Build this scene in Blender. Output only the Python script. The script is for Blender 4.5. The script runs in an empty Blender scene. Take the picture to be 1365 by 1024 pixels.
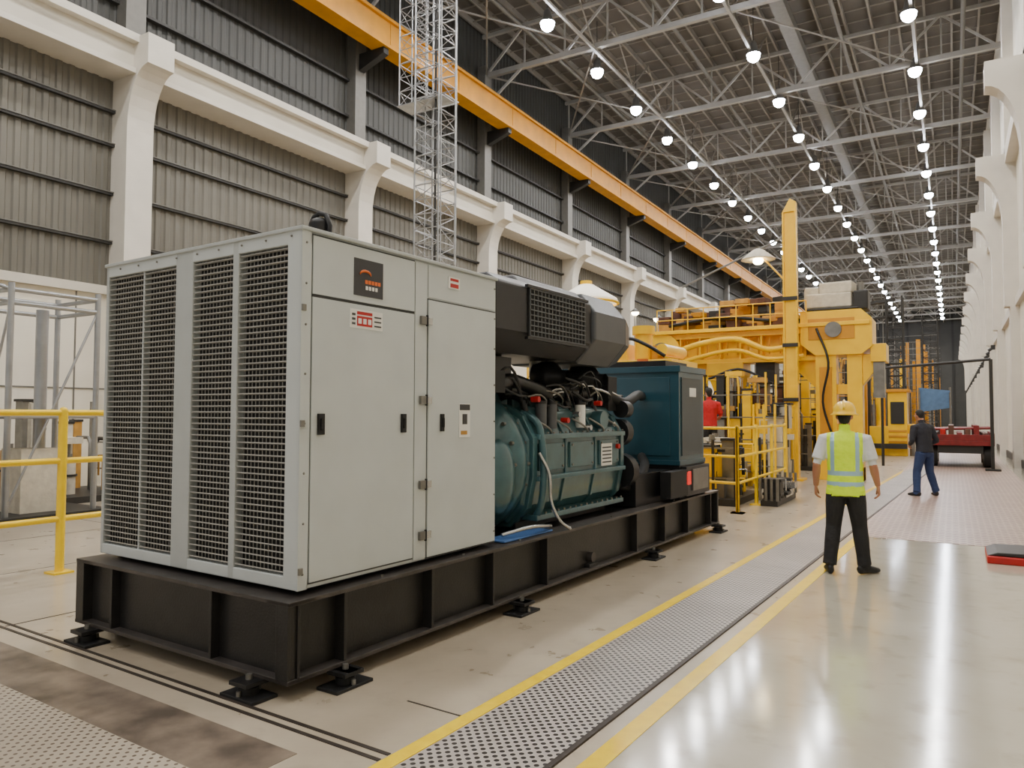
import bpy, math, random
import numpy as np
from mathutils import Vector, Matrix
random.seed(7)
D=-0.0464   # generator-bay frame is turned slightly against the hall axis
YH=0.5369
C=bpy.context.scene.collection

# ------------------------------------------------------------------ materials
def nodes(name):
    m=bpy.data.materials.new(name); m.use_nodes=True
    nt=m.node_tree; b=nt.nodes['Principled BSDF']
    return m,nt,b
def lin(c):
    return tuple((x/255/12.92 if x/255<=.04045 else ((x/255+.055)/1.055)**2.4) for x in c)+(1,)
def mat(name,rgb,rough=.5,metal=0,var=.12,scale=6,bump=0,bscale=40,emit=None,es=0,coat=0):
    m,nt,b=nodes(name); c=lin(rgb)
    b.inputs['Roughness'].default_value=rough; b.inputs['Metallic'].default_value=metal
    if coat: b.inputs['Coat Weight'].default_value=coat
    tc=nt.nodes.new('ShaderNodeTexCoord')
    if var>0:
        n=nt.nodes.new('ShaderNodeTexNoise'); n.inputs['Scale'].default_value=scale; n.inputs['Detail'].default_value=5
        nt.links.new(tc.outputs['Object'],n.inputs['Vector'])
        r=nt.nodes.new('ShaderNodeValToRGB')
        r.color_ramp.elements[0].position=.3; r.color_ramp.elements[1].position=.7
        r.color_ramp.elements[0].color=tuple(x*(1-var) for x in c[:3])+(1,)
        r.color_ramp.elements[1].color=tuple(min(1,x*(1+var*.6)) for x in c[:3])+(1,)
        nt.links.new(n.outputs['Fac'],r.inputs['Fac']); nt.links.new(r.outputs['Color'],b.inputs['Base Color'])
    else: b.inputs['Base Color'].default_value=c
    if bump:
        n=nt.nodes.new('ShaderNodeTexNoise'); n.inputs['Scale'].default_value=bscale
        nt.links.new(tc.outputs['Object'],n.inputs['Vector'])
        bp=nt.nodes.new('ShaderNodeBump'); bp.inputs['Strength'].default_value=bump; bp.inputs['Distance'].default_value=.02
        nt.links.new(n.outputs['Fac'],bp.inputs['Height']); nt.links.new(bp.outputs['Normal'],b.inputs['Normal'])
    if emit:
        b.inputs['Emission Color'].default_value=lin(emit); b.inputs['Emission Strength'].default_value=es
    return m
M={}
M['gray']=mat('painted_steel_gray',(196,202,202),.42,.0,.05,3)
M['graytrim']=mat('painted_steel_gray_trim',(178,183,182),.45,0,.06,5)
M['slat']=mat('galvanised_slat',(166,164,158),.4,.3,.1,12)
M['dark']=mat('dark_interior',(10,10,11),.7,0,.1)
M['seam']=mat('seam_shadow_gap',(60,62,62),.6,0,0)
M['black']=mat('black_painted_steel',(27,27,29),.40,.1,.25,8)
M['skid']=mat('skid_black_paint',(42,41,40),.38,.2,.3,5,.1,60)
M['skidtop']=mat('skid_flange_lighter',(76,71,68),.42,.3,.3,8)  # flanges lighter gray than the skid webs
M['rubber']=mat('black_rubber',(20,20,21),.6,0,.2)
M['hood']=mat('hood_charcoal_plastic',(80,82,85),.45,0,.1,4,.05,90)
M['teal']=mat('teal_engine_paint',(62,98,104),.3,.1,.2,7,coat=.4)
M['tealbox']=mat('teal_panel_paint',(38,76,90),.32,.1,.12,3,coat=.3)
M['tealside']=mat('teal_panel_side',(58,68,72),.4,.1,.12,3)
M['chrome']=mat('bright_metal',(190,190,190),.25,.9,.1)
M['steel']=mat('dull_steel',(130,128,122),.4,.6,.2)
M['yellow']=mat('yellow_machine_paint',(255,200,0),.32,0,.1,3,coat=.2)
M['yelcrane']=mat('yellow_crane_paint',(206,142,12),.5,0,.14,2)
M['ralyel']=mat('yellow_railing_paint',(255,212,0),.35,0,.08,5,coat=.2)
M['tape']=mat('yellow_floor_tape',(255,214,0),.32,0,.10,9)
M['white']=mat('white_plaster',(204,198,184),.6,0,.08,1.2)
M['whitecol']=mat('white_concrete_column',(214,208,196),.6,0,.06,2)
M['lowwall']=mat('lower_wall_offwhite',(226,220,204),.6,0,.1,.8)
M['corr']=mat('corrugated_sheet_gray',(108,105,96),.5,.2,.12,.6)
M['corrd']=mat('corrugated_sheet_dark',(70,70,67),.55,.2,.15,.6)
M['girt']=mat('girt_steel_dark',(50,49,47),.5,.3,.1)
M['truss']=mat('truss_steel_light',(164,162,156),.45,.2,.1,2)
M['purlin']=mat('purlin_steel',(142,138,130),.5,.2,.15,1)
M['deck']=mat('roof_deck_gray',(98,94,88),.7,0,.25,.5)
M['duct']=mat('duct_grey',(112,110,104),.5,.2,.1)
M['alum']=mat('aluminium_lattice',(168,170,172),.3,.7,.1)
M['label']=mat('white_label',(230,230,226),.4,0,0)
M['red']=mat('red_paint',(180,24,20),.4,0,.15)
M['dred']=mat('dark_red_paint',(120,24,24),.45,0,.3,6)
M['redlamp']=mat('red_lamp',(220,20,14),.3,0,0,emit=(255,30,20),es=.6)
M['logo']=mat('logo_plate_dark',(52,52,56),.4,0,.05)
M['orange']=mat('logo_orange',(230,110,30),.4,0,0)
M['lamp']=mat('lamp_glass_lit',(255,255,255),.4,0,0,emit=(240,244,255),es=80)
M['lampw']=mat('lamp_glass_warm',(255,255,255),.4,0,0,emit=(255,232,180),es=30)
M['lampbody']=mat('lamp_housing',(120,120,118),.4,.5,.1)
M['blue']=mat('blue_tarp',(70,110,170),.5,0,.1)
M['pblue']=mat('pale_blue_sheet',(96,134,180),.5,0,.15)
M['tan']=mat('tan_cardboard',(196,146,66),.7,0,.2,6)
M['sack']=mat('white_sack',(206,198,180),.8,0,.15,8,.4,14)
M['shade']=mat('glowing_lamp_shade',(240,236,224),.4,0,0,emit=(255,244,220),es=.7)  # emission paints the bright lit look into the shade itself
M['skin']=mat('skin',(186,128,98),.5,0,.05)
M['hair']=mat('dark_hair',(22,18,16),.6,0,.2,30,.5,90)
M['vest']=mat('hi_vis_vest_fabric',(214,244,10),.65,0,.08,12,.4,22,emit=(200,240,10),es=.12)  # faint added emission makes the fabric glow
M['reflect']=mat('reflective_tape',(168,204,216),.35,.2,.05)
M['tee']=mat('white_tshirt',(222,222,220),.8,0,.05,9,.4,26)
M['pants']=mat('black_trousers',(32,31,32),.8,0,.2,8,.6,18)
M['jeans']=mat('blue_jeans',(40,58,98),.8,0,.2,10,.5,22)
M['navy']=mat('navy_jacket',(34,36,46),.75,0,.2,8,.6,18)
M['redshirt']=mat('red_shirt',(190,24,30),.75,0,.1,8,.5,20)
M['shoe']=mat('black_shoe',(20,20,21),.5,0,.1)
M['helmet']=mat('hard_hat_yellow',(255,204,0),.28,0,0,coat=.5)
M['brown']=mat('rust_brown',(96,62,48),.6,.1,.3)
M['groove']=mat('floor_rail_dark',(66,58,52),.5,.3,.3,10)
M['eye']=mat('eye_dark',(20,15,12),.2,0,0)
M['lips']=mat('lips',(150,80,70),.5,0,0)

# floor
def floor_mat():
    m,nt,b=nodes('polished_concrete_floor'); L=nt.links; N=nt.nodes
    tc=N.new('ShaderNodeTexCoord')
    dot=N.new('ShaderNodeVectorMath'); dot.operation='DOT_PRODUCT'; dot.inputs[1].default_value=(math.cos(D),math.sin(D),0)
    L.new(tc.outputs['Object'],dot.inputs[0])
    gt=N.new('ShaderNodeMath'); gt.operation='GREATER_THAN'; gt.inputs[1].default_value=-1.65
    L.new(dot.outputs['Value'],gt.inputs[0])
    n1=N.new('ShaderNodeTexNoise'); n1.inputs['Scale'].default_value=.7; n1.inputs['Detail'].default_value=8; n1.inputs['Roughness'].default_value=.6
    n2=N.new('ShaderNodeTexNoise'); n2.inputs['Scale'].default_value=4; n2.inputs['Detail'].default_value=6
    for n in(n1,n2): L.new(tc.outputs['Object'],n.inputs['Vector'])
    def ramp(c0,c1,src,p0=.35,p1=.65):
        r=N.new('ShaderNodeValToRGB'); r.color_ramp.elements[0].color=lin(c0); r.color_ramp.elements[1].color=lin(c1)
        r.color_ramp.elements[0].position=p0; r.color_ramp.elements[1].position=p1
        L.new(src.outputs['Fac'],r.inputs['Fac']); return r
    ra=ramp((176,163,142),(200,187,166),n1); rb=ramp((184,176,156),(198,191,172),n1)
    mx=N.new('ShaderNodeMixRGB'); L.new(gt.outputs[0],mx.inputs[0]); L.new(ra.outputs[0],mx.inputs[1]); L.new(rb.outputs[0],mx.inputs[2])
    st=ramp((150,140,128),(255,255,255),n2,.28,.44)
    mu=N.new('ShaderNodeMixRGB'); mu.blend_type='MULTIPLY'; mu.inputs[0].default_value=.25
    L.new(mx.outputs[0],mu.inputs[1]); L.new(st.outputs[0],mu.inputs[2]); L.new(mu.outputs[0],b.inputs['Base Color'])
    mr=N.new('ShaderNodeMapRange'); L.new(gt.outputs[0],mr.inputs['Value']); mr.inputs['To Min'].default_value=.24; mr.inputs['To Max'].default_value=.06
    ad=N.new('ShaderNodeMath'); ad.operation='MULTIPLY_ADD'; ad.inputs[1].default_value=.10; L.new(n2.outputs['Fac'],ad.inputs[0]); L.new(mr.outputs[0],ad.inputs[2])
    L.new(ad.outputs[0],b.inputs['Roughness'])
    b.inputs['IOR'].default_value=1.6
    b.inputs['Coat Weight'].default_value=.35; b.inputs['Coat Roughness'].default_value=.13
    bp=N.new('ShaderNodeBump'); bp.inputs['Strength'].default_value=.05; bp.inputs['Distance'].default_value=.01
    L.new(n2.outputs['Fac'],bp.inputs['Height']); L.new(bp.outputs['Normal'],b.inputs['Normal'])
    return m
M['floor']=floor_mat()
def dots(name,base,dotc,pitch,rad,rough=.5,raised=False,base2=None):
    m,nt,b=nodes(name); L=nt.links; N=nt.nodes
    tc=N.new('ShaderNodeTexCoord'); sep=N.new('ShaderNodeSeparateXYZ'); L.new(tc.outputs['Object'],sep.inputs[0])
    def mth(op,a,bv=None,c=None):
        n=N.new('ShaderNodeMath'); n.operation=op
        for i,v in enumerate((a,bv,c)):
            if v is None: continue
            if isinstance(v,(int,float)): n.inputs[i].default_value=v
            else: L.new(v,n.inputs[i])
        return n.outputs[0]
    p=pitch
    outs=[]
    for off in (0,.5):
        x=mth('MULTIPLY_ADD',sep.outputs[0],1/p,off); y=mth('MULTIPLY_ADD',sep.outputs[1],1/p,off)
        fx=mth('SUBTRACT',mth('FRACT',x),.5); fy=mth('SUBTRACT',mth('FRACT',y),.5)
        d=mth('SQRT',mth('ADD',mth('MULTIPLY',fx,fx),mth('MULTIPLY',fy,fy)))
        outs.append(d)
    dm=mth('MINIMUM',outs[0],outs[1])
    mask=mth('LESS_THAN',dm,rad)
    n=N.new('ShaderNodeTexNoise'); n.inputs['Scale'].default_value=1.3; n.inputs['Detail'].default_value=6; L.new(tc.outputs['Object'],n.inputs['Vector'])
    r=N.new('ShaderNodeValToRGB'); r.color_ramp.elements[0].color=lin(base); r.color_ramp.elements[1].color=lin(base2 or tuple(min(255,x+18) for x in base))
    r.color_ramp.elements[0].position=.35; r.color_ramp.elements[1].position=.65; L.new(n.outputs['Fac'],r.inputs['Fac'])
    mx=N.new('ShaderNodeMixRGB'); L.new(mask,mx.inputs[0]); L.new(r.outputs[0],mx.inputs[1]); mx.inputs[2].default_value=lin(dotc)
    L.new(mx.outputs[0],b.inputs['Base Color']); b.inputs['Roughness'].default_value=rough
    bp=N.new('ShaderNodeBump'); bp.inputs['Strength'].default_value=.4; bp.inputs['Distance'].default_value=.004; bp.invert=not raised
    L.new(mask,bp.inputs['Height']); L.new(bp.outputs['Normal'],b.inputs['Normal'])
    return m
M['mat']=dots('perforated_mat',(166,159,152),(48,42,40),.062,.22,.4)
M['carpet']=dots('studded_paving_pink',(192,172,158),(124,92,82),.17,.24,.34,base2=(178,156,143))
M['paver']=dots('dimpled_paver',(178,166,148),(112,98,86),.062,.16,.5)
M['stain']=mat('stained_concrete_band',(132,118,104),.4,0,.55,4)

# ------------------------------------------------------------------ mesh builder
class B:
    def __init__(s): s.v=[];s.f=[];s.m=[];s.mats=[];s.sm=[]
    def mi(s,k):
        if k not in s.mats: s.mats.append(k)
        return s.mats.index(k)
    def add(s,vs,fs,k,smooth=False):
        o=len(s.v); s.v+= [tuple(v) for v in vs]; i=s.mi(k)
        for f in fs: s.f.append(tuple(o+a for a in f)); s.m.append(i); s.sm.append(smooth)
    def box(s,x0,x1,y0,y1,z0,z1,k):
        vs=[(x,y,z) for z in(z0,z1) for y in(y0,y1) for x in(x0,x1)]
        s.add(vs,[(0,2,3,1),(4,5,7,6),(0,1,5,4),(2,6,7,3),(0,4,6,2),(1,3,7,5)],k)
    def obox(s,c,size,rot,k):
        R=rot if isinstance(rot,Matrix) else Matrix.Rotation(rot,3,'Z')
        c=Vector(c); h=[a/2 for a in size]
        vs=[c+R@Vector((x*h[0],y*h[1],z*h[2])) for z in(-1,1) for y in(-1,1) for x in(-1,1)]
        s.add(vs,[(0,2,3,1),(4,5,7,6),(0,1,5,4),(2,6,7,3),(0,4,6,2),(1,3,7,5)],k)
    def cyl(s,p,q,r,k,n=12,r2=None,caps=True):
        p=Vector(p);q=Vector(q); r2=r if r2 is None else r2
        t=(q-p).normalized(); a=t.orthogonal().normalized(); b=t.cross(a)
        vs=[];fs=[]
        for c,rr in((p,r),(q,r2)):
            for i in range(n):
                w=2*math.pi*i/n; vs.append(c+rr*(math.cos(w)*a+math.sin(w)*b))
        for i in range(n): j=(i+1)%n; fs.append((i,j,n+j,n+i))
        s.add(vs,fs,k,n>6)
        if caps: s.add(vs,[tuple(range(n-1,-1,-1)),tuple(range(n,2*n))],k)
    def bar(s,p,q,w,k):
        s.cyl(p,q,w*.7071,k,4)
    def tube(s,pts,r,k,n=8):
        pts=[Vector(p) for p in pts]
        vs=[];fs=[]; ref=None
        for i,p in enumerate(pts):
            t=((pts[min(i+1,len(pts)-1)]-pts[max(i-1,0)])).normalized()
            if ref is None: ref=t.orthogonal().normalized()
            a=(ref-t*ref.dot(t)).normalized(); ref=a; b=t.cross(a)
            rr=r[i] if isinstance(r,(list,tuple)) else r
            for j in range(n):
                w=2*math.pi*j/n; vs.append(p+rr*(math.cos(w)*a+math.sin(w)*b))
        for i in range(len(pts)-1):
            for j in range(n): q=(j+1)%n; fs.append((i*n+j,i*n+q,(i+1)*n+q,(i+1)*n+j))
        fs+= [tuple(range(n-1,-1,-1)),tuple(range((len(pts)-1)*n,len(pts)*n))]
        s.add(vs,fs,k,True)
    def spl(s,pts,r,k,n=10,sub=6):
        P=[Vector(p) for p in pts]; P=[P[0]*2-P[1]]+P+[P[-1]*2-P[-2]]; out=[]
        for i in range(1,len(P)-2):
            for j in range(sub):
                t=j/sub; out.append(.5*((2*P[i])+(P[i+1]-P[i-1])*t+(2*P[i-1]-5*P[i]+4*P[i+1]-P[i+2])*t*t+(3*P[i]-P[i-1]-3*P[i+1]+P[i+2])*t**3))
        out.append(P[-2]); s.tube(out,r,k,n)
    def lathe(s,c,prof,k,n=24,R=None):
        c=Vector(c); R=R or Matrix.Identity(3); vs=[];fs=[]
        for r,z in prof:
            for i in range(n):
                w=2*math.pi*i/n; vs.append(c+R@Vector((r*math.cos(w),r*math.sin(w),z)))
        for a in range(len(prof)-1):
            for i in range(n): j=(i+1)%n; fs.append((a*n+i,a*n+j,(a+1)*n+j,(a+1)*n+i))
        s.add(vs,fs,k,True)
    def prism(s,poly,axis,a,b,k,b_scale=None,b_c=(0,0)):
        def P(u,v,t): return {'y':(u,t,v),'x':(t,u,v),'z':(u,v,t)}[axis]
        n=len(poly); vs=[P(u,v,a) for u,v in poly]
        if b_scale: vs+=[P(b_c[0]+(u-b_c[0])*b_scale,b_c[1]+(v-b_c[1])*b_scale,b) for u,v in poly]
        else: vs+=[P(u,v,b) for u,v in poly]
        s.add(vs,[(i,(i+1)%n,n+(i+1)%n,n+i) for i in range(n)]+[tuple(range(n-1,-1,-1)),tuple(range(n,2*n))],k)
    def ell(s,c,r,k,n=16,R=None):
        c=Vector(c); R=R or Matrix.Identity(3); vs=[];fs=[]; h=n//2
        for a in range(h+1):
            th=math.pi*a/h
            for i in range(n):
                w=2*math.pi*i/n; vs.append(c+R@Vector((r[0]*math.sin(th)*math.cos(w),r[1]*math.sin(th)*math.sin(w),r[2]*math.cos(th))))
        for a in range(h):
            for i in range(n): j=(i+1)%n; fs.append((a*n+i,(a+1)*n+i,(a+1)*n+j,a*n+j))
        s.add(vs,fs,k,True)
    def obj(s,name,parent=None,bevel=0,loc=None,rot=None,seg=2):
        me=bpy.data.meshes.new(name); me.from_pydata(s.v,[],s.f)
        for k in s.mats: me.materials.append(M[k])
        me.polygons.foreach_set('material_index',s.m); me.polygons.foreach_set('use_smooth',s.sm); me.update()
        o=bpy.data.objects.new(name,me); C.objects.link(o)
        if parent: o.parent=parent
        if loc: o.location=loc
        if rot is not None: o.rotation_euler=(0,0,rot)
        if bevel:
            b=o.modifiers.new('bev','BEVEL'); b.width=bevel; b.segments=seg; b.limit_method='ANGLE'; b.angle_limit=.9
        return o
def empty(name,rot=0,loc=(0,0,0)):
    e=bpy.data.objects.new(name,None); C.objects.link(e); e.rotation_euler=(0,0,rot); e.location=loc; return e

Y0,Y1=-9,130; XL,XR=-16.9,1.9
# ------------------------------------------------------------------ shell
b=B(); b.box(XL-.3,XR+.2,Y0,Y1,-.2,0,'floor'); b.obj('floor')
cols=[10.3+7.8*k for k in range(-2,16)]
b=B()
b.box(XL-.3,XL,Y0,Y1,0,4.45,'lowwall')
b.box(XL-.05,XL+.12,Y0,Y1,4.4,4.6,'white')
y=Y0
while y<Y1: b.box(XL-.01,XL+.015,y,y+.03,0,4.4,'duct'); y+=2.6
b.box(XL-.01,XL+.02,Y0,Y1,2.2,2.23,'duct')
def corr(b,x,z0,z1,k,pitch=.27,dep=.035,sgn=1):
    y=Y0; vs=[];fs=[]; pts=[]
    while y<Y1:
        pts+=[(y,0),(y+pitch*.38,0),(y+pitch*.5,dep),(y+pitch*.88,dep)]; y+=pitch
    for (yy,dd) in pts: vs+=[(x+sgn*dd,yy,z0),(x+sgn*dd,yy,z1)]
    fs=[(2*i,2*i+2,2*i+3,2*i+1) for i in range(len(pts)-1)]
    b.add(vs,fs,k)
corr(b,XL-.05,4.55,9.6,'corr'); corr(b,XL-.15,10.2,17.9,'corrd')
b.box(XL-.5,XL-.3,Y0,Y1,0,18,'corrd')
for z in (5.6,6.75,7.9,8.7): b.box(XL-.02,XL+.08,Y0,Y1,z,z+.06,'girt'); b.box(XL-.02,XL+.1,Y0,Y1,z+.06,z+.085,'duct')
for z in (11.4,12.6,15.0): b.box(XL-.12,XL+.02,Y0,Y1,z,z+.07,'girt')
for y in cols: b.box(XL-.1,XL+.28,y-.25,y+.25,10.36,16.3,'duct')
b.obj('wall_left')
b=B()
for y in cols:
    b.box(XL-.1,XL+.55,y-.33,y+.33,0,8.3,'whitecol')
    pr=[(XL-.1,8.3),(XL+.55,8.3)]
    for i in range(9):
        t=i/8*math.pi/2
        pr.append((XL+.551+.75*(1-math.cos(t)),8.3+1.35*math.sin(t)))
    pr+=[(XL+1.3,10.35),(XL-.1,10.35)]
    b.prism(pr,'y',y-.33,y+.33,'whitecol')
b.obj('column_row_left')
b=B()
b.box(XL-.1,XL+.75,Y0,Y1,9.55,10.3,'white'); b.box(XL-.1,XL+.95,Y0,Y1,10.2,10.38,'whitecol'); b.box(XL-.1,XL+.85,Y0,Y1,9.5,9.62,'whitecol')
b.obj('trim_1')
b=B()
b.box(XL+.95,XL+1.35,Y0,Y1,13.6,14.4,'yelcrane'); b.box(XL+.85,XL+1.45,Y0,Y1,13.5,13.6,'yelcrane'); b.box(XL+.85,XL+1.45,Y0,Y1,14.4,14.5,'yelcrane')
b.box(XL+1.1,XL+1.2,Y0,Y1,14.5,14.62,'girt')
y=Y0
while y<Y1: b.box(XL+.9,XL+1.37,y,y+.02,13.6,14.4,'yelcrane'); y+=3.9
for y in cols: b.prism([(XL+.31,12.95),(XL+1.35,13.3),(XL+1.35,13.5),(XL+.31,13.5)],'y',y-.12,y+.12,'girt')
b.obj('crane_runway_girder')
# right wall
b=B()
b.box(XR,XR+.3,Y0,Y1,0,18,'lowwall')
b.box(XR-.12,XR,Y0,Y1,5.2,5.5,'whitecol'); b.box(XR-.06,XR,Y0,Y1,0,.25,'girt'); b.box(XR-.3,XR,Y0,Y1,9.9,10.4,'whitecol')
b.obj('wall_right')
b=B()
for y in cols:
    y+=3.1
    if y>Y1-1: continue
    b.box(XR-.25,XR+.05,y-.3,y+.3,0,5.2,'whitecol'); b.box(XR-.4,XR+.05,y-.3,y+.3,5.2,8.0,'whitecol'); b.box(XR-.3,XR+.05,y-.3,y+.3,10.2,16.2,'whitecol')
    pr=[(XR,8.0),(XR-.4,8.0)]
    for i in range(9):
        t=i/8*math.pi/2
        pr.append((XR-.401-.7*(1-math.cos(t)),8.0+1.6*math.sin(t)))
    pr+=[(XR-1.1,10.2),(XR,10.2)]
    b.prism(pr,'y',y-.3,y+.3,'whitecol')
b.obj('column_row_right')
b=B()
for i in range(32):
    y=42+i*2.6
    b.box(XR-.3,XR-.12,y-.1,y+.1,4.8,5.02,'girt'); b.cyl((XR-.2,y,4.9),(XR-.4,y,4.75),.07,'girt',8)
b.obj('wall_floodlight_row')
b=B(); b.box(XL-.3,XR+.2,Y1,Y1+.3,0,18,'corrd'); 
for i in range(9): b.box(-16+i*2,-15.7+i*2,Y1-.2,Y1,0,18,'girt')
b.obj('wall_back')
# ceiling
b=B()
b.box(XL-.4,XR+.3,Y0,Y1,18.05,18.2,'deck')
x=XL
while x<XR: b.box(x,x+.08,Y0,Y1,17.8,18.05,'purlin'); x+=.95
y=Y0
while y<Y1: b.box(XL,XR,y,y+.04,17.9,17.94,'purlin'); y+=1.0
b.obj('ceiling')
b=B()
trY=sorted(cols)
xs=[XL+.2+i*(XR-XL-.4)/10 for i in range(11)]
for y in trY:
    b.box(XL,XR,y-.09,y+.09,15.85,16.05,'truss'); b.box(XL,XR,y-.07,y+.07,17.6,17.74,'truss')
    for i in range(10):
        z0,z1=(16,17.7) if i%2==0 else (17.7,16)
        b.bar((xs[i],y,z0),(xs[i+1],y,z1),.09,'truss')
        b.bar((xs[i],y,16),(xs[i],y,17.7),.06,'truss')
    b.bar((XL+.1,y,14.6),(XL+1.9,y,15.9),.09,'truss')
    b.bar((XL+.2,y,15.95),(XL+5.2,y+7.8,15.95),.06,'purlin'); b.bar((XL+5.2,y,15.95),(XL+.2,y+7.8,15.95),.06,'purlin')
    b.bar((-6.5,y,15.95),(-1,y+7.8,15.95),.05,'purlin')
for x in (XL+5.2,-6.5,-1.0):
    b.box(x-.05,x+.05,Y0,Y1,15.77,15.87,'truss')
    yy=trY[0]
    while yy<trY[-1]:
        b.bar((x,yy,15.9),(x,yy+1.95,17.6),.05,'purlin'); b.bar((x,yy+1.95,17.6),(x,yy+3.9,15.9),.05,'purlin'); yy+=3.9
for x in (-14.3,-9.2,-3.6,.6): b.cyl((x,Y0,16.9),(x,Y1,16.9),.08,'duct',8)
b.box(-5.5,-5.0,Y0,Y1,16.6,17.0,'duct')
b.obj('roof_truss_frame')

# lamps
lampp=[]
for i in range(-7,24): lampp.append((-12.2,22.9+4.3*i))
for i in range(-8,20): lampp.append((-6.4,29.0+4.9*i)); lampp.append((-1.07,28.7+4.9*i))
b=B()
for x,y in lampp:
    if y<-7 or y>127: continue
    b.lathe((x,y,15.66),[(.06,.5),(.14,.38),(.16,.2),(.25,0),(.27,-.03)],'lampbody',16)
    b.ell((x,y,15.58),(.25,.25,.25),'lamp',14)
    b.cyl((x,y,16.1),(x,y,17.7),.015,'girt',5)
b.obj('high_bay_lamp_array')
le=empty('ceiling_lamp_lights')
for x,y in lampp:
    if y<-7 or y>127: continue
    l=bpy.data.lights.new('lamp_spot','SPOT'); l.energy=600; l.spot_size=math.radians(160); l.spot_blend=.5; l.shadow_soft_size=.2
    l.color=(1,.955,.885)
    o=bpy.data.objects.new('lamp_light',l); C.objects.link(o); o.location=(x,y,15.1); o.parent=le

# ------------------------------------------------------------------ floor markings in generator frame
fm=empty('floor_markings',D)
b=B(); b.box(-2.51,-2.42,0.6,30,.0,.003,'tape'); b.obj('tape_inner',fm)
b=B(); b.box(-1.70,-1.59,0.6,16,.0,.003,'tape'); b.obj('tape_outer',fm)
b=B(); b.box(-2.40,-1.82,0.6,26,.0,.006,'mat'); b.box(-1.82,-1.79,0.6,26,0,.012,'groove'); b.obj('perforated_walkway_mat',fm)
b=B()
for y in (2.66,2.73): b.box(-7.2,-2.52,y,y+.025,0,.004,'groove')
b.box(-2.9,-2.5,3.3,3.312,0,.002,'groove'); b.box(-6.5,-6.485,2.7,11,0,.002,'groove')
for x in (-8.6,-10.8): b.box(x,x+.012,2.8,14,0,.002,'groove')
for y in (6.0,9.5): b.box(-14,-6.5,y,y+.012,0,.002,'groove')
b.obj('floor_rail_grooves',fm)
b=B(); b.box(-10,-2.9,2.12,2.50,0,.003,'stain'); b.obj('stain_band',fm)
b=B(); b.box(-12,-2.6,-1,2.12,0,.003,'paver'); b.obj('dimpled_paving',fm)
b=B(); b.prism([(-1.2,11.25),(1.48,11.15),(1.48,60),(-1.6,60)],'z',0,.004,'carpet'); b.obj('studded_paving')

# ------------------------------------------------------------------ generator set
G=empty('diesel_generator_set',D)
b=B()
X0,X1,GY0,GY1,Z0,Z1=-5.81,-3.43,2.88,10.65,.1,.57
for (x,sg) in((X0,1),(X1,-1)):
    a,c=sorted((x,x+sg*.2))
    b.box(a,c,GY0,GY1,Z1-.025,Z1,'skidtop'); b.box(a,c,GY0,GY1,Z0,Z0+.025,'skidtop')
    a,c=sorted((x+sg*.09,x+sg*.11)); b.box(a,c,GY0,GY1,Z0,Z1-.01,'skid')
for (y,sg) in((GY0,1),(GY1,-1)):
    a,c=sorted((y,y+sg*.2))
    b.box(X0,X1,a,c,Z1-.0245,Z1+.0005,'skidtop'); b.box(X0,X1,a,c,Z0-.0005,Z0+.0245,'skidtop')
    a,c=sorted((y+sg*.07,y+sg*.09)); b.box(X0,X1,a,c,Z0,Z1-.01,'skid')
for y in (GY0+.01,3.33,4.18,4.95,5.8,7.77,8.6,9.4,10.3,GY1-.03): 
    b.box(X1-.1,X1-.005,y-.01,y+.014,Z0,Z1-.02,'skid'); b.box(X0+.005,X0+.1,y-.01,y+.014,Z0,Z1-.02,'skid')
for x in (X0+.01,-5.33,-4.17,X1-.025): b.box(x-.012,x+.012,GY0+.005,GY0+.08,Z0,Z1-.02,'skid')
for y in (4.2,5.6,7,8.4,9.6): b.box(X0+.1,X1-.1,y-.06,y+.06,.2,.5,'skid')
b.cyl((X1-.12,6.75,.22),(X1-.03,6.75,.22),.05,'skidtop',14); b.box(X1-.09,X1-.03,6.66,6.84,Z0,.16,'skid')
for y in (3.7,4.6,5.4,6.3,7.2,8.2,9.0,9.9): b.cyl((X1-.05,y,Z1-.03),(X1-.05,y,Z1+.015),.012,'steel',6)
b.box(X0+.15,X1-.15,3.1,10.4,.5,.555,'black')
b.obj('skid_base',G,.003)
b=B()
def foot(x,y,dx,dy):
    b.box(x-.09-abs(dx)*.06,x+.09+abs(dx)*.06,y-.09-abs(dy)*.06,y+.09+abs(dy)*.06,0,.02,'rubber')
    b.cyl((x,y,.02),(x,y,.06),.06,'rubber',12); b.cyl((x,y,.06),(x,y,.13),.02,'steel',8)
    b.box(x-.08,x+.08,y-.08,y+.08,.075,.1,'black')
    for s in(-1,1): b.cyl((x+s*.07*abs(dy or 0),y+s*.07*abs(dx),.02),(x+s*.07*abs(dy or 0),y+s*.07*abs(dx),.05),.015,'steel',6)
for y in (3.28,5.28,8.1,10.45):
    foot(X1+.05,y,0,1); foot(X0-.05,y,0,1); b.box(X1-.15,X1+.13,y-.05,y+.05,.08,.1,'black')
foot(-3.72,2.84,1,0); foot(-5.55,2.84,1,0)
b.obj('mount_feet',G,.003)
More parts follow.
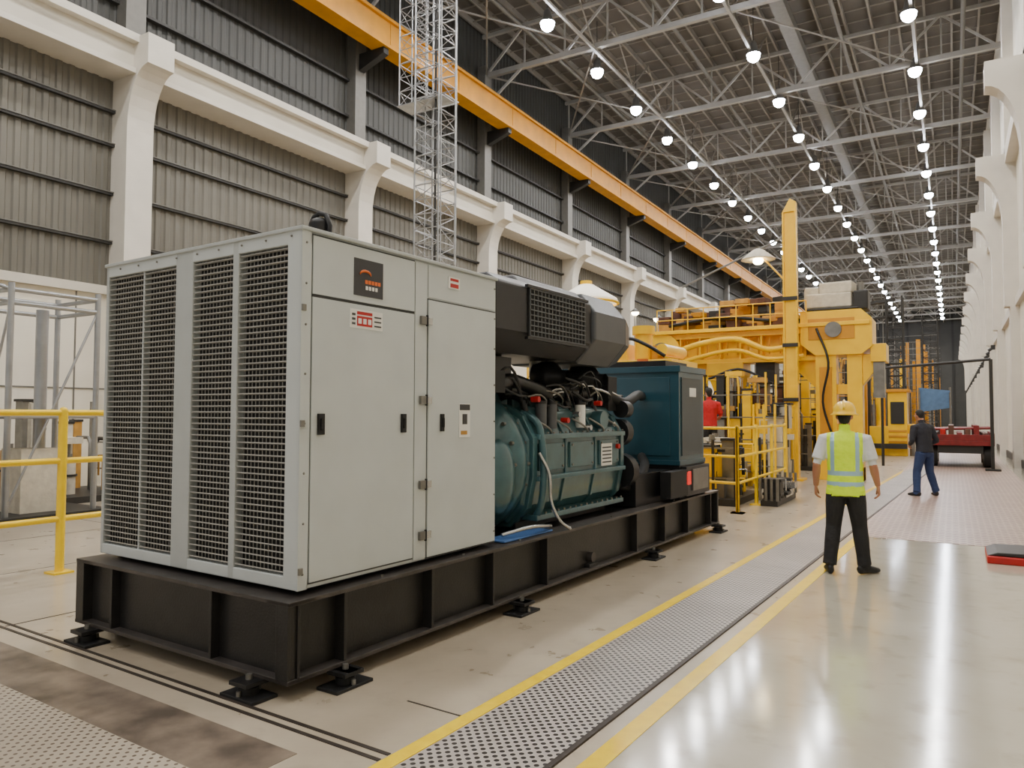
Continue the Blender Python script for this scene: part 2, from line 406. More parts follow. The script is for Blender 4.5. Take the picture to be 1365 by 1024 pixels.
# enclosure
x0,x1,y0,y1,z0,z1=-5.71,-3.50,3.0,5.07,.605,2.784
b=B()
b.box(x0+.02,x1-.012,y0+.06,y1,z0,z1-.01,'gray')
b.box(x0+.1,x1-.1,y0+.1,y1-.1,Z1,z0+.001,'black')
b.box(x0,x0+.035,y0,y0+.08,z0,z1,'graytrim'); b.box(x1-.13,x1-.0,y0,y0+.08,z0,z1,'gray')
b.box(-4.80,-4.60,y0,y0+.08,z0,z1,'graytrim'); b.box(-4.165,-4.105,y0,y0+.07,z0,z1,'graytrim'); b.box(-5.225,-5.205,y0+.01,y0+.07,z0,z1,'graytrim')
b.box(x0,x1,y0+.001,y0+.08,z0,z0+.075,'gray'); b.box(x0,x1,y0+.001,y0+.08,z1-.09,z1-.001,'gray')
b.box(x0-.015,x1+.015,y0-.012,y1,z1-.012,z1+.014,'graytrim'); b.box(x0+.3,x1-.5,y0+.2,y1-.3,z1+.01,z1+.04,'graytrim')
b.obj('enclosure',G,.006)
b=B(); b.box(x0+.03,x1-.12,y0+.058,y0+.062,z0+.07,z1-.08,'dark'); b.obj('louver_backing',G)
b=B()
za,zb=z0+.075,z1-.09; n=52; p=(zb-za)/n
R=Matrix.Rotation(math.radians(-20),3,'X')
for (a,c) in((x0+.035,-5.225),(-5.205,-4.80),(-4.60,-4.165),(-4.105,x1-.13)):
    for i in range(n):
        z=za+p*(i+.5); b.obox(((a+c)/2,y0+.018,z),(c-a,.014,.008),R,'slat')
    nx=int((c-a)/.034)
    for j in range(1,nx): 
        xx=a+(c-a)*j/nx; b.box(xx-.0025,xx+.0025,y0+.036,y0+.040,za,zb,'slat')
b.obj('louver_slats',G)
b=B(); xs_=x1-.012
def panel(ya,yb,za,zb,t=.012):
    b.box(xs_,xs_+.002,ya-.012,yb+.012,za-.012,zb+.012,'seam')  # dark strip paints in the shade of the gap around the panel
    b.box(xs_,xs_+t,ya,yb,za,zb,'gray')
panel(3.09,4.03,2.395,2.755); panel(3.09,4.03,.64,2.375)
panel(4.19,5.05,.62,2.50); b.box(xs_,xs_+.008,4.045,4.175,.62,2.76,'gray'); b.box(xs_,xs_+.008,4.19,5.05,2.52,2.76,'gray')
b.box(xs_,xs_+.013,y0+.0,3.07,z0,z1,'gray')
b.obj('side_doors',G,.003)
b=B(); xf=x1
for z in (2.34,1.76,1.15,.785):
    b.box(xf-.002,xf+.02,4.09,4.15,z-.03,z+.03,'steel'); b.box(xf-.002,xf+.014,4.16,4.22,z-.025,z+.025,'chrome'); b.cyl((xf+.015,4.155,z-.04),(xf+.015,4.155,z+.04),.01,'dark',8)
for (y,w) in((3.16,.05),(3.915,.045),(4.345,.035)):
    b.box(xf,xf+.018,y-w/2,y+w/2,1.53,1.66,'rubber'); b.box(xf+.018,xf+.028,y-w/4,y+w/4,1.56,1.63,'dark')
for z in (2.7,2.45,2.2,1.9,1.6,1.3,1.0,.7): b.ell((xf+.002,5.035,z),(.006,.008,.008),'steel',8); b.ell((xf+.004,3.035,z),(.006,.008,.008),'steel',8)
for i in range(9): b.ell((x0+.2+i*.24,y0-.006,z1-.04),(.008,.006,.008),'steel',8)
for z in (.72,1.6,2.3): b.box(xf,xf+.015,3.0,3.03,z-.02,z+.02,'steel')
for y in (3.3,3.9,4.5): b.cyl((xf-.02,y,z1+.014),(xf-.02,y,z1+.03),.02,'steel',8)
b.obj('door_hardware',G,.002)
b=B()
b.box(xf,xf+.004,3.43,3.70,2.435,2.68,'logo')
pts=[(xf+.008,3.53+.05*math.cos(t),2.575+.028*math.sin(t)) for t in [i*.4 for i in range(9)]]
b.tube(pts,[.002+.008*math.sin(math.pi*i/8) for i in range(9)],'orange',6)
for i in range(5): b.box(xf+.004,xf+.006,3.53+i*.03,3.553+i*.03,2.52,2.545,'orange')
for i in range(4): b.box(xf+.004,xf+.006,3.535+i*.03,3.555+i*.03,2.48,2.505,'label')
b.box(xf,xf+.003,3.40,3.70,2.22,2.343,'label'); b.box(xf+.003,xf+.005,3.46,3.60,2.235,2.30,'red'); b.box(xf+.003,xf+.005,3.46,3.60,2.31,2.33,'red')
for i in range(3): b.box(xf+.003,xf+.005,3.415,3.445,2.24+i*.03,2.255+i*.03,'seam'); b.box(xf+.003,xf+.005,3.62,3.685,2.24+i*.03,2.25+i*.03,'seam')
for i in range(3): b.box(xf+.005,xf+.006,3.47+i*.045,3.50+i*.045,2.25,2.285,'label')
b.box(xf-.004,xf+.003,4.42,4.56,2.62,2.71,'label'); b.box(xf+.003,xf+.005,4.44,4.54,2.63,2.66,'red'); b.box(xf+.003,xf+.005,4.44,4.54,2.68,2.70,'red')
b.box(xf,xf+.004,4.56,4.70,1.48,1.74,'label'); b.box(xf+.004,xf+.006,4.565,4.695,1.69,1.735,'logo'); b.box(xf+.004,xf+.006,4.60,4.66,1.58,1.66,'logo'); b.box(xf+.004,xf+.006,4.58,4.66,1.5,1.53,'tan')
b.obj('labels',G)
b=B()
b.box(-3.98,-3.72,3.32,3.58,z1+.014,z1+.05,'black'); b.cyl((-3.85,3.45,z1+.04),(-3.85,3.45,z1+.16),.075,'black',16); b.ell((-3.85,3.45,z1+.16),(.075,.075,.05),'black')
for s in(-1,1): b.tube([(-3.85+s*.09,3.45,z1+.04),(-3.85+s*.1,3.45,z1+.14),(-3.85+s*.06,3.45,z1+.22),(-3.85,3.45,z1+.24)],.018,'rubber')
b.obj('roof_vent_cap',G,.004)
# air filter hood
b=B()
pr=[(-4.75,2.40),(-4.6,2.22),(-3.78,2.22),(-3.58,2.40),(-3.58,2.82),(-3.68,2.89),(-4.66,2.89),(-4.75,2.82)]
b.prism(pr,'y',5.15,6.95,'black')
pr2=[(-4.78,2.45),(-4.6,2.2),(-3.76,2.2),(-3.54,2.45),(-3.54,2.74),(-3.72,2.95),(-4.6,2.95),(-4.78,2.74)]
b.prism(pr2,'y',6.95,7.7,'hood'); b.prism(pr2,'y',7.7,8.15,'hood',.74,(-4.15,2.52))
b.prism([(-4.6,2.88),(-3.70,2.88),(-3.76,2.96),(-4.55,2.96)],'y',5.7,6.95,'hood')
b.obj('air_filter_housing',G,.03,seg=3)
b=B()
b.box(-3.585,-3.570,5.68,6.78,2.36,2.82,'dark')
for i in range(17): y=5.70+i*.066; b.box(-3.572,-3.56,y-.006,y+.006,2.37,2.81,'hood')
for i in range(10): z=2.375+i*.048; b.box(-3.568,-3.556,5.69,6.77,z-.005,z+.005,'hood')
b.box(-3.585,-3.55,5.64,6.82,2.815,2.84,'black'); b.box(-3.585,-3.55,5.64,6.82,2.34,2.365,'black')
b.obj('filter_grille',G)
# engine
b=B(); cx=-4.32
RX=Matrix.Rotation(math.radians(-90),3,'X')
b.lathe((cx,5.10,1.2),[(0,0),(.40,0),(.52,.04),(.58,.12),(.58,.52),(.66,.56),(.68,.60),(.68,.68),(.64,.72),(.5,.76),(0,.76)],'teal',48,RX)
for k in range(20):
    w=2*math.pi*k/20; b.cyl((cx+.63*math.cos(w),5.62,1.2+.63*math.sin(w)),(cx+.63*math.cos(w),5.9,1.2+.63*math.sin(w)),.02,'steel',6)
b.obj('flywheel_housing',G)
b=B()
blk=[(-4.95,.78),(-4.75,.62),(-3.92,.62),(-3.74,.80),(-3.68,1.08),(-3.68,1.42),(-3.80,1.62),(-3.98,1.72),(-4.7,1.72),(-4.95,1.45)]
b.prism(blk,'y',5.85,7.9,'teal')
b.obj('crankcase',G,.05,seg=4)
b=B()
for y,s in ((5.92,1.06),(7.84,1.05)):
    b.prism([(cx+(u-cx)*s,1.15+(v-1.15)*s) for u,v in blk],'y',y-.04,y+.04,'teal')
for y in (6.55,7.2): b.prism([(cx+(u-cx)*1.03,1.15+(v-1.15)*1.03) for u,v in blk],'y',y-.018,y+.018,'teal')
b.box(-3.74,-3.615,5.95,7.85,1.42,1.47,'teal'); b.box(-3.78,-3.61,5.95,7.85,1.03,1.075,'teal'); b.box(-3.9,-3.64,5.95,7.85,.66,.71,'teal')
for i in range(16): b.cyl((-3.64,6.02+i*.12,1.475),(-3.64,6.02+i*.12,1.49),.014,'steel',6); b.cyl((-3.66,6.02+i*.12,.71),(-3.66,6.02+i*.12,.73),.014,'steel',6)
for (ya,yb) in((6.02,6.5),(6.62,7.14),(7.28,7.76)):
    b.box(-3.70,-3.655,ya,yb,1.12,1.38,'teal')
    for a in(ya+.04,yb-.04):
        for c in(1.15,1.35): b.cyl((-3.66,a,c),(-3.645,a,c),.014,'steel',6)
b.ell((-3.76,5.48,1.1),(.13,.2,.34),'teal',20)
b.cyl((-3.80,7.4,1.60),(-3.66,7.4,1.60),.10,'teal',18)
b.cyl((-3.86,6.0,1.66),(-3.86,7.75,1.66),.085,'teal',18)
b.spl([(-3.84,5.98,1.68),(-3.66,6.0,1.56),(-3.6,6.0,1.2),(-3.62,6.0,.85),(-3.7,6.0,.66)],.035,'teal',12)
b.box(-4.8,-3.85,5.9,7.8,.56,.64,'black')
b.obj('engine_block',G,.01)
b=B()
b.spl([(-3.85,5.2,1.82),(-3.80,5.6,1.95),(-3.9,6.0,1.97),(-3.85,6.5,1.86)],.07,'black',12)
b.cyl((-3.98,5.9,1.9),(-3.98,7.6,1.9),.09,'black',16)
for i in range(6):
    y=6.0+i*.29; b.spl([(-4.25,y,1.75),(-4.02,y,1.84),(-3.86,y,1.80),(-3.80,y,1.68)],.035,'black'); b.box(-4.4,-4.08,y-.1,y+.1,1.7,1.98,'teal'); b.cyl((-4.2,y,1.98),(-4.2,y,2.04),.05,'steel',8)
RY=Matrix.Rotation(math.radians(90),3,'Y')
for (y,r) in((6.7,.16),(7.55,.19)):
    b.lathe((-4.0,y,2.05),[(.05,-.14),(r,-.1),(r*1.05,0),(r,.1),(.07,.2),(.07,.28)],'black',20,RY)
    b.cyl((-4.1,y,2.05),(-4.1,y,2.25),.09,'steel',12)
for i,y in enumerate((6.15,6.35,6.95)): b.cyl((-3.72,y,1.52),(-3.72,y,1.76),.055,('hood','hood','label')[i],16); b.cyl((-3.72,y,1.76),(-3.72,y,1.79),.06,'black',16)
for (y,z) in((5.95,1.80),(6.52,1.60),(7.25,1.78),(7.7,1.30)): b.cyl((-3.70,y,z),(-3.62,y,z),.028,'red',12)
for (y,z) in((6.8,1.66),(7.05,1.52),(7.62,1.55)): b.cyl((-3.72,y,z),(-3.64,y,z),.03,'chrome',12)
b.cyl((-4.2,6.0,2.0),(-4.2,6.0,2.25),.1,'black',14); b.cyl((-4.3,7.2,1.95),(-4.3,7.2,2.25),.09,'steel',14)
b.box(-4.7,-3.9,5.2,5.9,1.9,2.2,'black'); b.box(-3.95,-3.7,5.12,5.5,1.85,2.05,'rubber')
b.box(-3.98,-3.78,7.75,7.98,1.7,2.1,'rubber')
b.lathe((cx,7.95,1.15),[(0,0),(.5,0),(.5,.05),(.1,.06),(.1,.5),(0,.5)],'black',28,RX)
for (x,z,r) in((-3.78,1.45,.16),(-3.75,1.0,.2),(-4.1,1.7,.14),(-3.72,1.72,.1)):
    b.cyl((x,7.95,z),(x,8.1,z),r,'black',20); b.cyl((x,8.1,z),(x,8.16,z),r*.4,'steel',10)
b.spl([(-3.85,7.8,1.9),(-3.75,8.1,1.8),(-3.8,8.6,1.9),(-4.0,9.2,1.9)],.06,'rubber',10)
b.spl([(-3.85,7.8,.9),(-3.7,8.2,.8),(-3.75,8.7,1.0),(-4.0,9.2,1.1)],.06,'rubber',10)
b.spl([(-3.62,5.95,1.3),(-3.54,6.0,1.1),(-3.53,6.02,.85),(-3.48,6.1,.66),(-3.42,6.2,.575)],.016,'chrome',8)
for i in range(26):
    y=5.3+random.random()*2.6; z=1.78+random.random()*.3; x=-3.93+random.random()*.2
    b.spl([(x,y,z),(x+.08,y+.15,z+random.uniform(-.1,.1)),(x+.05,y+.35,z-.08),(x-.05,y+.5,z-.15)],.009+.008*random.random(),random.choice(['black','steel','rubber','chrome']),6,3)
for i in range(5): b.spl([(-3.72,6.0+i*.38,1.62),(-3.64,6.1+i*.38,1.55),(-3.64,6.2+i*.38,1.5),(-3.7,6.3+i*.38,1.44)],.012,'steel',6,4)
b.box(-3.72,-3.5,5.2,6.0,.575,.59,'blue'); b.spl([(-3.6,5.3,.62),(-3.5,5.6,.66),(-3.52,6.0,.62)],.018,'chrome')
b.box(-5.0,-3.6,8.1,9.2,.57,.95,'black')
b.obj('engine_ancillaries',G,.004)
b=B(); b.box(-3.652,-3.644,7.30,7.56,1.1,1.34,'label')
for i in range(5): b.box(-3.644,-3.642,7.32,7.54,1.13+i*.04,1.145+i*.04,'seam')
b.obj('engine_plate',G)
b=B()
b.box(-5.3,-3.5,9.25,10.2,1.02,2.27,'tealbox'); b.box(-5.33,-3.47,9.22,10.23,2.22,2.30,'tealbox'); b.box(-5.32,-3.48,9.23,10.22,1.0,1.06,'tealbox')
b.box(-4.95,-3.62,9.235,9.25,1.12,2.15,'tealbox'); b.box(-3.5,-3.485,9.33,10.1,1.12,2.15,'tealside')
b.box(-3.485,-3.48,9.6,9.85,1.9,2.02,'label')
b.box(-5.3,-3.5,9.25,10.25,.57,1.0,'black'); b.box(-3.52,-3.42,9.3,10.2,.6,.98,'black'); b.box(-3.54,-3.40,8.7,9.3,.62,.95,'rubber')
b.box(-3.42,-3.40,9.25,9.42,.75,.92,'redlamp'); b.box(-3.42,-3.4,9.5,10.1,.66,.94,'steel')
b.box(-5.1,-3.7,9.3,10.1,2.3,2.38,'black'); b.cyl((-4.2,9.7,2.3),(-4.2,9.7,2.44),.08,'orange',12)
b.obj('radiator_cabinet',G,.01)

# ------------------------------------------------------------------ railings
def railing(name,pts,h,bars,mk='ralyel',r=.028,step=2.2,base=True):
    b=B(); 
    for i in range(len(pts)-1):
        p=Vector(pts[i]+(0,)); q=Vector(pts[i+1]+(0,)); L=(q-p).length; n=max(1,round(L/step))
        for z in bars: b.cyl(p+Vector((0,0,z)),q+Vector((0,0,z)),r,mk,10)
        for j in range(n+1):
            c=p+(q-p)*j/n; b.cyl(c,c+Vector((0,0,h)),r*1.35,mk,12); b.ell(c+Vector((0,0,h)),(r*1.35,)*3,mk,8)
            if base: b.box(c.x-.1,c.x+.1,c.y-.1,c.y+.1,0,.02,mk)
    return b.obj(name)
railing('yellow_guard_railing',[(-8.0,1.95),(-8.0,8.9)],1.68,(1.66,1.16,.56),r=.033,step=2.32)
railing('yellow_guard_railing.001',[(-12.5,7.6),(-10.6,7.6),(-10.6,11)],1.1,(1.08,.6),r=.03,step=1.6)
railing('yellow_platform_railing',[(-3.9,12.9),(-3.15,12.75),(-3.15,16.9)],1.45,(1.43,.95,.5),r=.025,step=1.4)

# ------------------------------------------------------------------ lattice mast
def mast(b,cx,cy,w,z0,z1,p,k='alum',r=.022):
    h=w/2; cs=[(cx-h,cy-h),(cx+h,cy-h),(cx+h,cy+h),(cx-h,cy+h)]
    for c in cs: b.cyl((c[0],c[1],z0),(c[0],c[1],z1),r*1.3,k,8)
    z=z0;i=0
    while z+p<=z1:
        for j in range(4):
            a=cs[j];c=cs[(j+1)%4]
            b.cyl((a[0],a[1],z),(c[0],c[1],z),r*.8,k,6)
            if i%2: a,c=c,a
            b.cyl((a[0],a[1],z),(c[0],c[1],z+p),r*.6,k,6)
        z+=p;i+=1
b=B(); mast(b,-9.05,12.1,.6,0,15.6,.3,r=.015); mast(b,-9.8,12.3,.42,8.2,15.6,.3,r=.012)
b.cyl((-9.05,12.1,0),(-9.05,12.1,15.6),.025,'girt',8); b.box(-9.5,-8.6,11.6,12.6,0,.1,'girt')
b.box(-10.0,-8.75,12.0,12.5,8.15,8.17,'alum')
for (dx,dy) in((.42,.1),(.36,-.3),(-.42,.2)): b.cyl((-9.05+dx,12.1+dy,.1),(-9.05+dx,12.1+dy,15.6),.012,'alum',6)
b.obj('lattice_hoist_mast')

# ------------------------------------------------------------------ gantry machine
b=B(); y=21.0
b.box(-7.3,-3.0,y-.12,y+.12,3.15,3.9,'yellow'); b.box(-7.3,-3.0,y-.42,y+.42,3.80,3.95,'yellow'); b.box(-7.3,-3.0,y-.42,y+.42,3.08,3.2,'yellow')
for i in range(8): b.box(-7.25+i*.56,-7.20+i*.56,y-.4,y+.4,3.15,3.85,'yellow')
b.box(-7.4,-1.75,y-.6,y+.6,3.95,4.05,'yellow')
b.box(-3.05,-2.55,y-.5,y-.05,0,3.4,'yellow'); b.box(-2.3,-1.95,y-.45,y+.0,0,3.4,'yellow'); b.box(-3.05,-1.95,y-.45,y+.1,0,.35,'yellow')
b.prism([(-3.4,4.35),(-3.4,3.5),(-3.05,3.2),(-1.95,3.2),(-1.7,3.4),(-1.7,4.1),(-1.95,4.35)],'y',y-.55,y+.55,'yellow')
b.prism([(-3.05,3.25),(-3.95,3.25),(-3.05,2.35)],'y',y-.3,y+.0,'yellow'); b.prism([(-1.95,3.2),(-1.5,3.2),(-1.5,3.0),(-1.95,2.4)],'y',y-.4,y+.0,'yellow')
b.box(-1.75,-1.4,y-.5,y+.4,3.0,3.45,'yellow'); b.box(-1.7,-1.45,y-.45,y-.1,2.1,3.0,'steel')
b.box(-2.55,-2.3,y-.35,y-.05,1.2,1.45,'yellow'); b.box(-2.55,-2.3,y-.35,y-.05,2.2,2.45,'yellow')
b.box(-2.95,-2.65,y-.53,y-.5,.6,2.9,'yelcrane'); b.box(-3.2,-2.1,y-.57,y-.55,3.6,4.15,'yelcrane')
b.cyl((-2.6,y-.62,3.85),(-2.6,y-.55,3.85),.2,'steel',20)
b.cyl((-7.2,y-.5,3.45),(-7.2,y+.5,3.45),.55,'yellow',28); b.box(-7.6,-6.9,y-.4,y+.4,0,3.3,'yellow'); b.cyl((-7.2,y-.54,3.45),(-7.2,y-.5,3.45),.28,'steel',20)
b.prism([(-5.4,3.1),(-6.9,3.1),(-6.9,2.2)],'y',y-.2,y+.2,'yellow')
b.box(-5.9,-4.9,y-.45,y+.45,2.75,3.1,'yellow'); b.prism([(-5.9,2.75),(-4.9,2.75),(-5.1,2.2),(-5.7,2.2)],'y',y-.3,y+.3,'yellow'); b.cyl((-5.4,y,1.5),(-5.4,y,2.2),.1,'chrome',14)
b.box(-4.6,-4.1,y-.3,y+.3,2.5,3.1,'girt'); b.cyl((-4.35,y,1.3),(-4.35,y,2.5),.07,'steel',12)
px,py=-3.55,y-1.0
b.box(px-.16,px+.16,py-.06,py+.06,0,6.9,'yellow'); b.box(px-.17,px-.13,py-.12,py+.12,0,6.9,'yellow'); b.box(px+.13,px+.17,py-.12,py+.12,0,6.9,'yellow')
b.prism([(px-.17,6.9),(px+.17,6.9),(px+.17,7.15),(px+.02,7.25)],'y',py-.1,py+.1,'yellow')
b.box(px-.3,px+.3,py-.3,py+.3,0,.06,'yellow')
b.bar((px-.1,py,6.3),(-6.4,py,5.2),.045,'steel'); b.bar((px-.1,py,5.1),(-4.4,py,6.0),.04,'yellow')
for z in (2.0,3.4,4.6): b.box(px-.19,px+.19,py-.14,py-.11,z,z+.1,'girt')
b.lathe((-4.35,py,5.75),[(.04,.30),(.14,.26),(.42,.03),(.44,0),(.40,0),(.0,.05)],'sack',24); b.ell((-4.35,py,5.72),(.14,.14,.1),'lampw',12); b.cyl((-4.35,py,6.03),(-4.35,py,6.08),.04,'steel')
for i in range(14): b.cyl((-7+i*.28,y-.43,3.3),(-7+i*.28,y-.43,3.75),.022,'yelcrane',8)
b.spl([(-7,y-.7,3.3),(-6,y-.85,3.6),(-5,y-.8,3.7),(-4.2,y-.7,3.4),(-3.4,y-.65,3.5)],.08,'yellow',12)
b.spl([(-6.9,y-.7,3.0),(-6,y-.8,3.25),(-5,y-.8,3.4),(-4.2,y-.7,3.15),(-3.3,y-.65,3.2)],.06,'yellow',12)
b.spl([(-6.8,y-.65,2.9),(-6,y-.7,2.6),(-5,y-.6,2.9),(-4.1,y-.6,2.5)],.035,'black',10)
b.spl([(-3.0,y-.6,3.9),(-2.7,y-.75,3.0),(-2.85,y-.7,2.0),(-2.6,y-.65,1.0)],.03,'black',10)
for i in range(10): b.cyl((-7.3+i*.45,y-.55,4.05),(-7.3+i*.45,y-.55,4.65),.018,'yellow',6)
b.cyl((-7.3,y-.55,4.65),(-3.25,y-.55,4.65),.018,'yellow',6); b.cyl((-7.3,y-.55,4.35),(-3.25,y-.55,4.35),.018,'yellow',6)
b.obj('yellow_gantry_machine',None,.015)
b=B()
for i in range(14):
    x=-7.2+i*.25; s=.15+.14*random.random(); zz=4.055
    for k in range(random.choice([2,3,3,4])):
        hh=random.uniform(.12,.26); b.obox((x,y+random.uniform(-.2,.3),zz+hh/2),(s*1.5,.35,hh),random.uniform(-.3,.3),random.choice(['tan','brown','tan','yelcrane','girt'])); zz+=hh+.003
b.spl([(-7,y-.4,4.2),(-5.5,y-.45,4.35),(-4.2,y-.4,4.2)],.05,'black')
b.obj('stacked_crate_load',None,.015)
b=B()
b.box(-3.3,-2.0,y-.45,y+.4,4.36,4.44,'girt'); b.obox((-2.75,y,4.64),(1.1,.7,.38),.05,'sack'); b.obox((-2.55,y+.05,4.98),(.8,.6,.3),-.1,'sack'); b.obox((-3.2,y+.05,4.78),(.35,.5,.5),.2,'sack'); b.box(-2.15,-1.8,y-.35,y+.35,4.36,4.85,'girt')
b.cyl((-2.0,y,4.85),(-2.0,y,5.1),.08,'steel',12)
b.obj('tarpaulin_sack_load',None,.09,seg=4)
def clutter(name,xa,xb,ya,yb,h,n,cols_,seed=1):
    rnd=random.Random(seed); b=B()
    b.box(xa,xb,ya,yb,0,.12,'girt')
    for i in range(n):
        x=rnd.uniform(xa+.2,xb-.2); yy=rnd.uniform(ya+.2,yb-.2); k=rnd.choice(cols_); t=rnd.random(); hh=h*rnd.uniform(.3,1)
        if t<.25: w=rnd.uniform(.12,.35); b.box(x-w/2,x+w/2,yy-w/2,yy+w/2,.1,hh,k); b.box(x-w*.6,x+w*.6,yy-w*.6,yy+w*.6,hh,hh+.05,'girt')
        elif t<.5: r=rnd.uniform(.05,.14); b.cyl((x,yy,.1),(x,yy,hh),r,k,14); b.cyl((x,yy,hh),(x,yy,hh+.12),r*.5,'steel',10); b.cyl((x,yy,hh*.6),(x,yy,hh*.6+.04),r*1.25,'girt',14)
        elif t<.62: w=rnd.uniform(.3,.7); b.obox((x,yy,hh),(w,.3,.12),0,k); b.cyl((x,yy,.1),(x,yy,hh),.03,'steel',8)
        else:
            x2=min(xb,max(xa,x+rnd.uniform(-1.2,1.2))); z=hh; b.tube([(x,yy,.1),(x,yy,z*.9),(x+(x2-x)*.1,yy,z),(x2,yy,z),(x2,yy,z*.5)],rnd.uniform(.015,.04),k,8)
    for z in np.arange(.5,h,.55): b.bar((xa,ya,z),(xb,ya,z),.03,'steel'); b.bar((xa,yb,z),(xb,yb,z),.03,'steel')
    for x in np.arange(xa,xb+.01,(xb-xa)/3): b.bar((x,ya,.1),(x,ya,h),.045,cols_[0]); b.bar((x,yb,.1),(x,yb,h),.045,cols_[0])
    return b.obj(name,None,.006)
clutter('pipework_skid',-6.6,-3.9,18.6,19.8,2.7,130,['yellow','girt','steel','brown','yellow','chrome','tan','yellow'],3)
clutter('valve_manifold_stand',-4.6,-3.4,13.6,15.6,1.2,60,['girt','steel','chrome','yellow','sack','yellow'],5)
clutter('hydraulic_pump_rack',-6.5,-3.3,23.5,26,3.0,80,['yellow','girt','steel','brown'],9)
clutter('process_pipe_rack',-10.2,-7.9,18,24,3.6,90,['yellow','girt','steel','steel'],11)
clutter('assembly_line_equipment',-6,-3.2,30,38,4.2,110,['yellow','girt','steel','yelcrane','tan'],13)
clutter('assembly_line_equipment.001',-8,-2.6,45,60,6,120,['girt','yelcrane','steel','yellow'],14)
clutter('assembly_line_equipment.002',-13,-1.0,75,90,9,150,['girt','girt','steel','corrd','yelcrane'],15)
clutter('parts_trolley_stand',-3.05,-2.75,14.0,15.8,.5,20,['steel','chrome','girt'],16)
clutter('control_cabinet_cluster',-3.9,-3.2,17.3,18.3,1.9,24,['yellow','steel','girt','sack'],17)
b=B()
for (cx_,cy_,w_,z_) in((-2.4,41,.7,7.5),(-4.6,43,.8,8.5),(-1.4,64,1.0,9)): mast(b,cx_,cy_,w_,0,z_,.6,'girt',.035)
b.bar((-4.6,43,7.4),(-2.4,41,7.4),.15,'girt'); b.bar((-4.6,43,6.6),(-2.4,41,6.6),.1,'girt')
for i in range(9): b.cyl((-4.4+i*.24,42.9-i*.22,7.3),(-4.4+i*.24,42.9-i*.22,5.0+.5*(i%3)),.02,'steel',6)
b.obj('lattice_tower_group')
# small yellow machine behind the cabinet
b=B()
b.box(-5.7,-4.45,11.3,12.3,0,2.45,'yellow'); b.box(-5.8,-4.35,11.2,12.4,2.45,2.55,'yellow'); b.cyl((-5.0,11.6,2.55),(-5.0,11.6,3.0),.15,'yellow',20); b.cyl((-5.0,11.6,3.0),(-5.0,11.6,3.14),.19,'yellow',20)
b.prism([(-5.6,2.55),(-5.2,2.55),(-5.25,2.85),(-5.5,2.9)],'y',11.4,11.9,'yellow'); b.cyl((-4.75,11.6,2.55),(-4.75,11.6,2.8),.11,'yelcrane',16); b.cyl((-4.6,11.4,2.72),(-4.6,12.3,2.72),.1,'yellow',14)
b.spl([(-5.4,11.3,2.7),(-5.1,11.15,2.9),(-4.8,11.2,2.8),(-4.5,11.3,2.6)],.03,'black')
for i in range(6): b.cyl((-5.6+i*.2,11.22,2.5),(-5.6+i*.2,11.19,2.5),.02,'steel',6)
b.obj('yellow_pump_unit',None,.02,rot=D)
# floodlight with conical shade
b=B(); lx,ly=-6.35,13.6
b.cyl((lx,ly,0),(lx,ly,4.3),.05,'yelcrane',10); b.lathe((lx,ly,3.92),[(.03,.40),(.15,.36),(.62,.07),(.65,0),(.6,0),(.08,.24)],'shade',32); b.lathe((lx,ly,3.92),[(.66,.0),(.67,-.03),(.62,-.04)],'ralyel',32); b.cyl((lx,ly,4.28),(lx,ly,4.36),.12,'yellow',12); b.cyl((lx,ly,3.96),(lx,ly,3.93),.3,'lampw',16)
b.box(lx-.25,lx+.25,ly-.25,ly+.25,0,.06,'girt')
b.obj('conical_work_lamp')
b=B()
for (x,yy,z) in((-10.5,24,5.6),(-11.5,29.5,6.0),(-9.8,27.5,5.4)):
    b.cyl((x,yy,0),(x,yy,z),.05,'truss',8); b.lathe((x,yy,z),[(.03,.15),(.22,.0),(.2,-.02)],'lampbody',14); b.ell((x,yy,z-.04),(.16,.16,.12),'lampw',12); b.box(x-.2,x+.2,yy-.2,yy+.2,0,.04,'girt')
b.obj('lamp_post_group')

# left background equipment
b=B()
for x,yy in((-12.0,5.6),(-12.0,6.9),(-13.2,5.6),(-13.2,6.9)): b.cyl((x,yy,0),(x,yy,3.6),.045,'alum',12)
for z in (1.6,3.3,3.5): 
    b.cyl((-12,5.6,z),(-12,6.9,z),.035,'alum'); b.cyl((-13.2,5.6,z),(-13.2,6.9,z),.035,'alum'); b.cyl((-13.2,5.6,z),(-12,5.6,z),.035,'alum'); b.cyl((-13.2,6.9,z),(-12,6.9,z),.035,'alum')
b.cyl((-13.2,5.6,.2),(-12,5.6,3.3),.02,'alum'); b.cyl((-12,5.6,.2),(-12,6.9,3.3),.02,'alum'); b.cyl((-12.5,6.3,1.1),(-12.5,6.3,3.3),.09,'alum',14)
b.box(-13.4,-11.8,5.4,7.1,0,.12,'girt'); b.box(-12.8,-12.2,5.9,6.5,.12,1.1,'sack'); b.box(-13.2,-12,5.6,6.9,1.58,1.62,'alum')
b.spl([(-12,5.6,3.5),(-12.5,5.2,3.7),(-13.2,5.0,3.6),(-14,4.8,3.55)],.03,'alum')
b.obj('scaffold_rack')
clutter('valve_test_bench',-12.4,-10.6,3.2,4.8,1.35,34,['girt','steel','ralyel','black'],21)
clutter('storage_rack_equipment',-15.8,-13.8,3,9,1.9,50,['steel','sack','girt','tan'],23)

